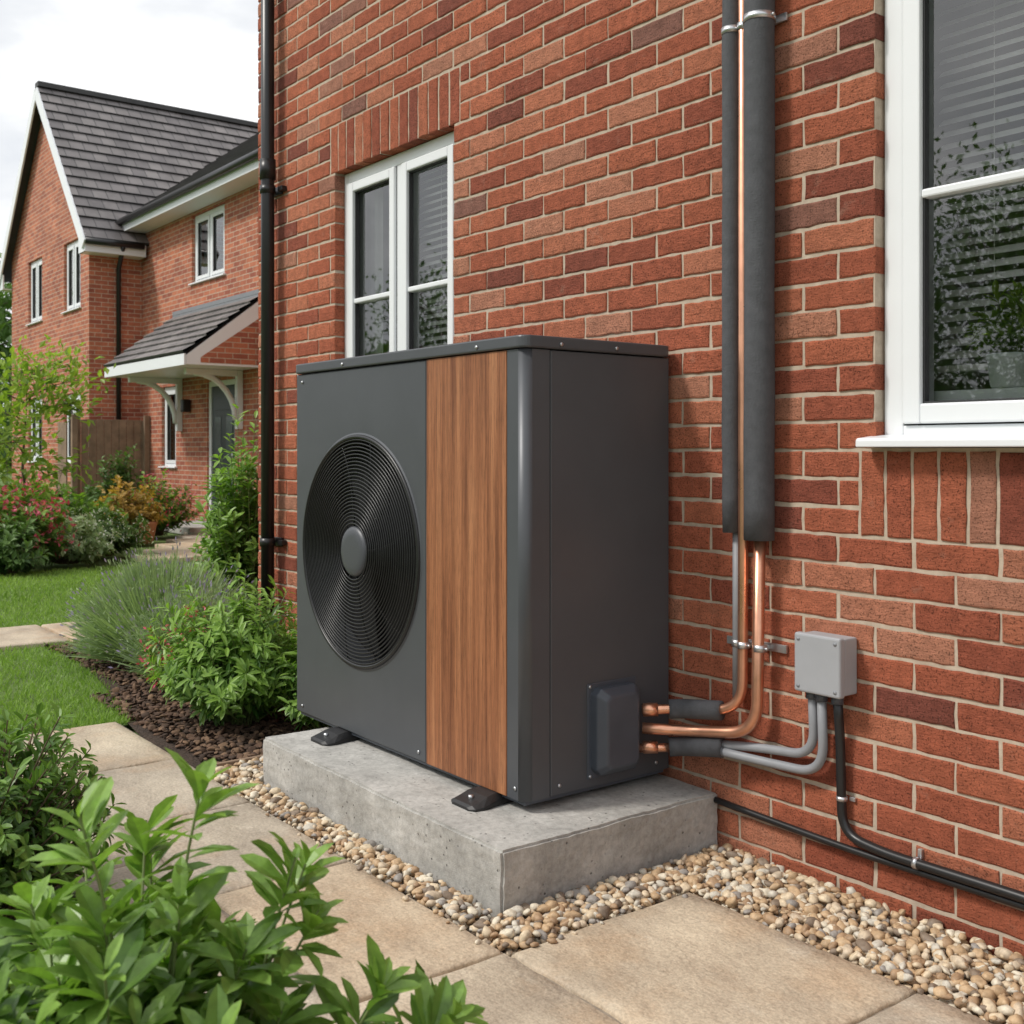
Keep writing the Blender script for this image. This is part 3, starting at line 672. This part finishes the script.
P1=[(-7.75+random.uniform(-.05,.05),-6.98+random.uniform(-.04,.04),-4.2+i*.62,-4.2+i*.62+.6) for i in range(8)]
P2=[(-12.2-i*.62,-12.2-i*.62+.6,1.6+i*.36,2.5+i*.36) for i in range(6)]
slabmesh('stepping_slabs',P1,.0,gp); slabmesh('door_path_slabs',P2,.0,gp)
gr=empty('gravel')
quadsheet('gravel_base',[(-3.88,-.925),(-2.03,-.925),(-2.03,-.335),(2.9,-.335),(2.9,.0),(-3.88,0)],-.03,GBED,gr)
tmpl=[]
for s in range(6):
    bm=bmesh.new(); bmesh.ops.create_icosphere(bm,subdivisions=2,radius=1)
    v=np.array([list(q.co+mn.noise_vector(q.co*1.1+Vector((s*7,0,0)))*.42) for q in bm.verts]); f=[tuple(q.index for q in fc.verts) for fc in bm.faces]; bm.free(); tmpl.append((v,f))
def scatter_rocks(name,regs,pitch,smin,smax,z0,z1,flat,mat,parent,seed_t=None):
    PP=[]
    for x0,x1,y0,y1 in regs:
        nx=max(1,int((x1-x0)/pitch)); ny=max(1,int((y1-y0)/pitch))
        gx,gy=np.meshgrid((np.arange(nx)+.5)/nx*(x1-x0)+x0,(np.arange(ny)+.5)/ny*(y1-y0)+y0)
        q=np.stack([gx.ravel(),gy.ravel()],1)+rng.uniform(-.5,.5,(nx*ny,2))*pitch*.9; PP.append(q)
    PP=np.concatenate(PP); n=len(PP); P=np.c_[PP,rng.uniform(z0,z1,n)]
    Vs=[];Fl=[];To=[];Tn=[];off=0
    idx=rng.integers(0,len(tmpl),n)
    for t in range(len(tmpl)):
        p=P[idx==t]; m=len(p)
        if m==0: continue
        s=rng.uniform(smin,smax,m)[:,None]*np.stack([rng.uniform(.9,1.35,m),rng.uniform(.7,1.,m),rng.uniform(flat,flat+.3,m)],1)
        upv=np.tile([0,0,1.],(m,1))+rng.normal(size=(m,3))*.4; d=rng.normal(size=(m,3)); d[:,2]*=.25
        R_=orient(d,upv); v,f,tt=instances(tmpl[t],R_,p,s)
        Vs.append(v);Fl.append(f+off);To.append(tt);Tn.append(np.repeat(rng.random(m),len(tmpl[t][0]))); off+=len(v)
    return build(name,np.concatenate(Vs),np.concatenate(Fl),np.concatenate(To),mat,np.concatenate(Tn),True,parent)
REG=[(-3.87,-2.235,-.918,-.815),(-3.87,-3.64,-.80,-.55),(-2.21,-2.045,-.918,-.01),(-2.045,.5,-.325,-.015)]
scatter_rocks('pebbles_lower',REG,.0175,.008,.0115,-.026,-.014,.6,PEB,gr)
scatter_rocks('pebbles_upper',REG,.0205,.0085,.014,-.012,.003,.5,PEB,gr)
scatter_rocks('pebbles_large',REG,.043,.013,.019,-.006,.004,.5,PEB,gr)
scatter_rocks('pebbles_stray',[(-3.6,-2.05,-.95,-.925),(-2.04,-.8,-.35,-.33),(-2.04,-2.01,-.9,-.3)],.05,.005,.010,.002,.005,.5,PEB,gr)
fb=empty('flower_bed')
quadsheet('soil',[(-3.88,-.93),(-3.88,0),(-5.41,0),(-5.41,2.2),(-8.3,2.2),(-6.99,.2),(-6.9,-.55),(-5.6,-.72),(-4.79,-.88),(-4.4,-.93)],-.022,SOIL,fb)
scatter_rocks('bark_mulch',[(-5.4,-3.89,-.86,-.02),(-6.9,-5.4,-.66,.6)],.026,.009,.019,-.02,-.002,.18,CHIP,fb)
quadsheet('soil_front',[(-5.2,-1.64),(-.6,-1.64),(-.6,-3.6),(-5.2,-3.6)],-.02,SOIL,fb)
scatter_rocks('bark_mulch_front',[(-4.2,-.65,-2.2,-1.65)],.033,.01,.02,-.02,-.004,.18,CHIP,fb)
boxes('timber_edging',[(-3.895,-3.875,-.93,-.05,-.05,.006)],FENCE,fb,.004)
lw=empty('lawn')
quadsheet('turf',[(-4.79,-1.66),(-4.79,-.88),(-5.6,-.72),(-6.9,-.55),(-6.99,.2),(-8.2,2.6),(-11.3,2.6),(-11.3,-4.5),(-4.79,-4.5)],-.028,GRASSG,lw)
n=90000
t=rng.random(n)**1.6; gx=-4.80-6.5*t; gy=rng.uniform(-2.2,2.2,n)
edge=np.interp(gx,[-8.2,-6.99,-6.9,-5.6,-4.79],[2.6,.2,-.55,-.72,-.88])
keep=(gy<edge+rng.normal(size=n)*.02)&~((gx>-7.74)&(gx<-7.0)&(gy<.75))
gx=gx[keep];gy=gy[keep];m=len(gx)
GT=(np.array([(0,.5,0),(0,-.5,0),(.55,-.35,.04),(.55,.35,.04),(1,0,.22)]),[(0,1,2,3),(3,2,4)])
d=np.c_[rng.normal(size=(m,2))*.45,np.ones(m)]; R_=orient(d,rng.normal(size=(m,3)))
ht=rng.uniform(.022,.048,m); sc_=np.c_[ht,.004+.004*np.clip((-gx-4.8)/6,0,1),ht]
v,f,tt=instances(GT,R_,np.c_[gx,gy,np.full(m,-.028)],sc_)
pn=np.array([mn.noise(Vector((a*1.1,b*1.1,0))) for a,b in zip(gx,gy)])
build('grass_blades',v,f,tt,L_GRASS,np.repeat(np.clip(rng.random(m)*.7+.25+pn*.4,0,1),5),False,lw)
# ---------------------------------------------------------------- plants
LV=leaf_template(.36,.35,.12); LVF=leaf_template(.36,.38,.16); LVN=leaf_template(.27,.3,.2); LS=leaf_template(.5,.3,.1,True)
def shrub(name,c,r,h,ns,lps,ll,mat,tm=LV,stemmat=WSTEM,t0=.35,spread=1.,seed=1,flowers=None,fsize=.03,whorl=False,zmin=0,upright=.5,stem_r=.004,flat=1.,fresh=0.):
    rg=np.random.default_rng(seed); e=empty(name); cx_,cy_=c[0],c[1]; cz_=c[2] if len(c)>2 else -.02
    paths=[];P=[];D=[];U=[];tips=[];TN=[];SZ=[]
    for s in range(ns):
        az=rg.uniform(0,2*math.pi); el=math.asin(rg.uniform(.05,1)**.8) ; k=rg.uniform(.58,1.1)*(1+.12*math.sin(az*3+seed))
        end=np.array([math.cos(az)*math.cos(el)*r*k,math.sin(az)*math.cos(el)*r*k,max(zmin+.04,(.22+.78*math.sin(el))*h*k*flat)])
        st=np.array([end[0]*.15+rg.normal()*r*.06,end[1]*.15+rg.normal()*r*.06,0])
        mid=np.array([end[0]*.5,end[1]*.5,end[2]*.62])+rg.normal(size=3)*r*.06
        ts=np.linspace(0,1,8)[:,None]; pts=(1-ts)**2*st+2*ts*(1-ts)*mid+ts**2*end+np.array([cx_,cy_,cz_])
        paths.append((pts,np.linspace(stem_r,stem_r*.4,8))); tips.append(pts[-1])
        m=lps; tint=rg.normal()*.12
        tl=t0+(1-t0)*rg.random(m)**.6 if not whorl else np.where(rg.random(m)<.6,rg.uniform(.88,1,m),rg.uniform(t0,.93,m))
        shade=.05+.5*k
        for t_ in tl:
            f_=t_*7; i=min(6,int(f_)); p=pts[i]*(1-(f_-i))+pts[i+1]*(f_-i); tg=unit(pts[i+1]-pts[i])
            a=rg.uniform(0,2*math.pi); ref=unit(np.cross(tg,[.3,.2,1.])); w=np.cross(tg,ref); side=math.cos(a)*ref+math.sin(a)*w
            mixv=upright+ (t_-.88)*6*(t_>.88) if whorl else upright
            d_=unit(side*spread+tg*mixv+rg.normal(size=3)*.18)
            P.append(p); D.append(d_); U.append(tg+np.array([0,0,.6])+rg.normal(size=3)*.25)
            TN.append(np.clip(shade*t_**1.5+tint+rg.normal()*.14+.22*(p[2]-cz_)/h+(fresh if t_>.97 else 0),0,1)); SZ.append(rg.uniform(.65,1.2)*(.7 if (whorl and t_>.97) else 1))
    P=np.array(P);D=np.array(D);U=np.array(U); n=len(P)
    v,f,tt=instances(tm,orient(D,U),P,ll*np.array(SZ))
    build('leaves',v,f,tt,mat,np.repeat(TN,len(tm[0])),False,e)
    tubes('stems',paths,stemmat,5,e,False)
    if flowers is not None:
        T_=np.array(tips); k=7; PT=np.repeat(T_,k,0)+rg.normal(size=(len(T_)*k,3))*fsize*.8
        v,f,tt=instances(LS,orient(rg.normal(size=PT.shape),rg.normal(size=PT.shape)),PT,np.full(len(PT),fsize))
        build('flowers',v,f,tt,flowers,np.repeat(rg.random(len(PT)),4),False,e)
    return e
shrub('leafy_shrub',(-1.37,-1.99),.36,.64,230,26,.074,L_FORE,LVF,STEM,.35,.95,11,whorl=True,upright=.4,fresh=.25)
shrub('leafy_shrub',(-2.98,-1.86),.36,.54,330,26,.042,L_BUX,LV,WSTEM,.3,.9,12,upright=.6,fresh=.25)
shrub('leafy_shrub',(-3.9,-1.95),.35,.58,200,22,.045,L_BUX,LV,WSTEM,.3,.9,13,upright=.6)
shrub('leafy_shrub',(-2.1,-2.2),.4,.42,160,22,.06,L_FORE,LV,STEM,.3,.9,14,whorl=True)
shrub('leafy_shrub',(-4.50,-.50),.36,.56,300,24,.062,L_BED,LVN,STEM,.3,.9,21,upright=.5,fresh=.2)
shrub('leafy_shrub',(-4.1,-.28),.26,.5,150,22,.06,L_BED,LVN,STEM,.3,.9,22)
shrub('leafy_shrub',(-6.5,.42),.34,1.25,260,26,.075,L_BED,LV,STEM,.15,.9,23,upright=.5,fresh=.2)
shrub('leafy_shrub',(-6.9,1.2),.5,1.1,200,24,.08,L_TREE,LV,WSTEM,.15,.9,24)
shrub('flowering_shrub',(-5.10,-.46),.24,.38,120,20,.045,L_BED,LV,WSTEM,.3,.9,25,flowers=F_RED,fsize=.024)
LAVT=(np.array([(0,.5,0),(0,-.5,0),(.5,-.6,.02),(.5,.6,.02),(1,0,.05)]),[(0,1,2,3),(3,2,4)])
def lavender(c,r,h,n,seed,fl=.12):
    rg=np.random.default_rng(seed); e=empty('lavender_bush')
    nc=60; ca=rg.uniform(0,2*math.pi,nc); ce=np.arcsin(rg.uniform(.12,1,nc)**.7); ck=rg.uniform(.75,1.08,nc); ci=rg.integers(0,nc,n)
    az=ca[ci]+rg.normal(size=n)*.2; el=np.clip(ce[ci]+rg.normal(size=n)*.13,.1,1.57); k=ck[ci]*rg.uniform(.6,1.05,n)
    d=np.c_[np.cos(az)*np.cos(el)*r/h,np.sin(az)*np.cos(el)*r/h,np.sin(el)+.1]+rg.normal(size=(n,3))*.05
    base=np.c_[d[:,0]*.25*r,d[:,1]*.25*r,np.zeros(n)]+np.array([c[0],c[1],-.02])+d*h*rg.uniform(.2,.55,n)[:,None]
    ln=h*k*.48
    v,f,tt=instances(LAVT,orient(d,rg.normal(size=(n,3))),base,np.c_[ln,np.full(n,.0055),ln])
    build('leaves',v,f,tt,L_LAV,np.repeat(np.clip(k-.3+rg.normal(size=n)*.15,0,1),5),False,e)
    m=int(n*.9); i=rg.integers(0,n,m); P=base[i]+unit(d[i])*(ln[i]*rg.uniform(.3,1,m))[:,None]
    v,f,tt=instances(LS,orient(d[i]+rg.normal(size=(m,3))*.5,rg.normal(size=(m,3))),P,np.c_[np.full(m,.03),np.full(m,.016),np.full(m,.02)]); build('leaflets',v,f,tt,L_LAV,np.repeat(rg.random(m),4),False,e)
    m=int(n*fl); i=rg.integers(0,n,m); P=base[i]+unit(d[i])*ln[i][:,None]
    v,f,tt=instances(LS,orient(d[i],rg.normal(size=(m,3))),P,np.c_[np.full(m,.03),np.full(m,.02),np.full(m,.02)]); build('flower_spikes',v,f,tt,F_PUR,np.repeat(rg.random(m),4),False,e)
lavender((-6.0,-.27),.44,.62,9000,31,.08); lavender((-5.5,-.32),.32,.5,6000,32,.08)
BG=[('flowering_shrub',(-11.55,.36),.42,.8,L_BED,F_RED,.06),('leafy_shrub',(-11.2,.12),.38,.5,L_DK,None,0),('flowering_shrub',(-11.9,.85),.55,.5,L_LAV,F_WHITE,.035),
('flowering_shrub',(-12.5,1.4),.5,.5,L_DK,F_WHITE,.03),('leafy_shrub',(-14.2,2.2),.5,.8,L_OR,None,0),('flowering_shrub',(-15.0,2.9),.55,.8,L_BED,F_RED,.045),('leafy_shrub',(-17.1,3.1),.4,1.15,L_DK,None,0),
('leafy_shrub',(-13.4,1.4),.6,.65,L_BED,None,0),('leafy_shrub',(-16.0,2.2),.6,.7,L_DK,None,0),('leafy_shrub',(-13.0,.2),.6,.9,L_TREE,None,0),('leafy_shrub',(-14.6,1.0),.7,.9,L_BED,None,0),
('leafy_shrub',(-12.2,-.9),.8,1.3,L_BED,None,0),('leafy_shrub',(-12.4,-2.3),.9,1.3,L_DK,None,0),('leafy_shrub',(-9.2,2.6),.6,.8,L_BED,None,0),('leafy_shrub',(-10.2,3.2),.7,.9,L_DK,None,0),('flowering_shrub',(-9.9,1.9),.4,.4,L_LAV,F_RED,.03),
('leafy_shrub',(-18.2,2.2),.5,.7,L_BED,None,0),('leafy_shrub',(-13.2,3.9),.5,.7,L_BED,None,0)]
for i,(nm,c,r,h,mt,fl,fs) in enumerate(BG):
    shrub(nm,c,r,h,120,20,.09,mt,LS,WSTEM,.25,.9,50+i,flowers=fl,fsize=fs or .03)
def tree(name,c,h,r,cz0,nl,ls,mat,seed,trunk=.06,nb=14,clump=.3,tm=LS):
    rg=np.random.default_rng(seed); e=empty(name); base=np.array([c[0],c[1],-.06]); paths=[];ends=[]
    tp=[base+np.array([rg.normal()*.02*h*i/6,rg.normal()*.02*h*i/6,h*.85*i/6]) for i in range(7)]
    paths.append((tp,np.linspace(trunk,trunk*.25,7)))
    for b in range(nb):
        f_=rg.uniform(cz0/h,.85)/.85*6; i=min(5,int(f_)); st=tp[i]+(tp[i+1]-tp[i])*(f_-i)
        az=b*2.4+rg.normal()*.3; lf=(st[2]+.06)/h; rr=r*rg.uniform(.6,1.05)*math.sqrt(max(.1,1-((lf-.45)/.62)**2))
        en=st+np.array([math.cos(az)*rr,math.sin(az)*rr,rg.uniform(.15,.5)*rr]); md=(st+en)/2+np.array([0,0,.12*rr])
        ts=np.linspace(0,1,6)[:,None]; pts=(1-ts)**2*st+2*ts*(1-ts)*md+ts**2*en; paths.append((pts,np.linspace(trunk*.4,trunk*.08,6)))
        for q in (3,4,5):
            ends.append(pts[q])
            for z in range(3):
                e2=pts[q]+rg.normal(size=3)*r*.28; ends.append(e2); paths.append(([pts[q],(pts[q]+e2)/2+rg.normal(size=3)*.03*r,e2],[trunk*.12,trunk*.08,trunk*.03]))
    ends.append(tp[-1]+np.array([0,0,.1*h]))
    ends=np.array(ends); P=ends[rg.integers(0,len(ends),nl)]+rg.normal(size=(nl,3))*clump*r*.55
    P=P[P[:,2]>cz0*.6]; n=len(P); d=unit(P-np.array([c[0],c[1],h*.5]))+rg.normal(size=(n,3))*.8
    v,f,tt=instances(tm,orient(d,np.tile([0,0,1.],(n,1))+rg.normal(size=(n,3))*.5),P,ls*rg.uniform(.6,1.2,n))
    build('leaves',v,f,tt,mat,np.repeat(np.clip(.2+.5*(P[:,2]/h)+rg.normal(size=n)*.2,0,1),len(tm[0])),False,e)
    tubes('trunk',paths,BARK,6,e,False)
tree('young_tree',(-13.0,.72),2.35,.60,.4,1300,.11,L_TREE,71,.025,15,.28)
tree('young_tree',(-12.4,-.05),2.0,.62,.3,1500,.11,L_TREE,72,.025,13,.3)
tree('tree',(-36,3.5),8,3,2,5000,.4,L_DK,73,.2,16)
for i,(x,y,h) in enumerate(((-9.5,-17.5,6.0),(-15.5,-19,6.2),(-21,-17,5.2),(-28,-16,6),(-2,-18,6),(5,-16,6))):
    tree('tree',(x,y),h,h*.42,.6,13000 if i<2 else 6000,.17 if i<2 else .2,L_DK,80+i,.14,24 if i<2 else 18,.36)
n=20000; ang=rng.uniform(0,2*math.pi,n); rad=rng.uniform(60,75,n); hh=np.array([4.5+2.2*math.sin(a*9)+1.6*math.sin(a*23+1)+1.2*math.sin(a*51) for a in ang])
P=np.c_[np.cos(ang)*rad,np.sin(ang)*rad,rng.random(n)**.7*np.clip(hh,2,9)]
v,f,tt=instances(LS,randrot(n),P,rng.uniform(1.0,2.0,n)); build('tree_line',v,f,tt,L_DK,np.repeat(np.clip(P[:,2]/8+rng.normal(size=n)*.15,0,1),4))
pp=empty('potted_plant')
V=[];F=[];prof=[(0,0),(.046,0),(.051,.006),(.058,.07),(.061,.073),(.061,.084),(.055,.084),(.052,.07),(0,.068)]
PXX,PYY=-1.415,.150
for q,z in prof:
    for i in range(32): V.append((PXX+q*math.cos(i*math.pi/16),PYY+q*math.sin(i*math.pi/16),1.3005+z))
for k in range(len(prof)-1):
    for i in range(32): j=(i+1)%32; F.append((k*32+i,k*32+j,(k+1)*32+j,(k+1)*32+i))
pymesh('pot',V,F,simple('pot_glaze',(.68,.72,.73),.4),pp,smooth=True)
ch=shrub('houseplant',(PXX,PYY+.005,1.365),.085,.155,60,16,.042,L_TREE,LV,STEM,.3,.9,91,stem_r=.0015,upright=.9); ch.parent=pp
tpot=empty('plant_pot')
tubes('pot',[([(-13.9,2.35,-.02),(-13.9,2.35,.02),(-13.9,2.35,.22),(-13.9,2.35,.25)],[.10,.11,.15,.16])],simple('terracotta',(.42,.18,.09),.8),16,tpot)
c=shrub('pot_foliage',(-13.9,2.35,.22),.18,.24,50,14,.06,L_OR,LS,STEM,.3,.9,92); c.parent=tpot
# ---------------------------------------------------------------- light / sky
w=bpy.data.worlds.new('World'); scene.world=w; w.use_nodes=True; nt=w.node_tree; bg=nt.nodes['Background']
sv=Vector((-.30,-.66,.80)).normalized(); el=math.asin(sv.z); az=math.atan2(sv.x,sv.y)
sk=N(nt,'ShaderNodeTexSky'); sk.sky_type='NISHITA'; sk.sun_disc=False; sk.sun_elevation=el; sk.sun_rotation=az%(2*math.pi)
tc=N(nt,'ShaderNodeTexCoord'); mp=N(nt,'ShaderNodeMapping'); mp.inputs['Scale'].default_value=(1,1,2.4); nt.links.new(tc.outputs['Generated'],mp.inputs[0])
nz=N(nt,'ShaderNodeTexNoise'); nz.inputs['Scale'].default_value=2.6; nz.inputs['Detail'].default_value=6; nz.inputs['Roughness'].default_value=.55; nt.links.new(mp.outputs[0],nz.inputs['Vector'])
cl=ramp(nt,nz.outputs['Fac'],[(.35,(5.4,5.65,6.0)),(.5,(6.7,6.85,7.05)),(.64,(9.6,9.6,9.6))])
fc=ramp(nt,nz.outputs['Fac'],[(.25,g(.78)),(.5,g(.98))])
col=mul(nt,sk.outputs[0],cl,fc,'MIX'); nt.links.new(col,bg.inputs[0]); bg.inputs[1].default_value=.14
sl_=bpy.data.lights.new('sun','SUN'); sl_.energy=2.65; sl_.angle=math.radians(10); sl_.color=(1,.95,.88); so=bpy.data.objects.new('sun',sl_); link(so); so.rotation_euler=(-sv).to_track_quat('-Z','Y').to_euler()
# ---------------------------------------------------------------- camera
cd=bpy.data.cameras.new('camera'); cam=bpy.data.objects.new('camera',cd); link(cam); cam.location=(0,-2.47,1.15)
cd.sensor_width=36; cd.lens=1113/1024*36; cd.shift_y=-62/1024; cd.clip_end=1500; cd.clip_start=.02
fwd=Vector((-.794,.607,0)).normalized(); cam.rotation_euler=fwd.to_track_quat('-Z','Y').to_euler()
cd.dof.use_dof=True; cd.dof.focus_distance=3.2; cd.dof.aperture_fstop=9
scene.camera=cam
scene.view_settings.view_transform='Standard'; scene.view_settings.look='None'; scene.view_settings.exposure=0
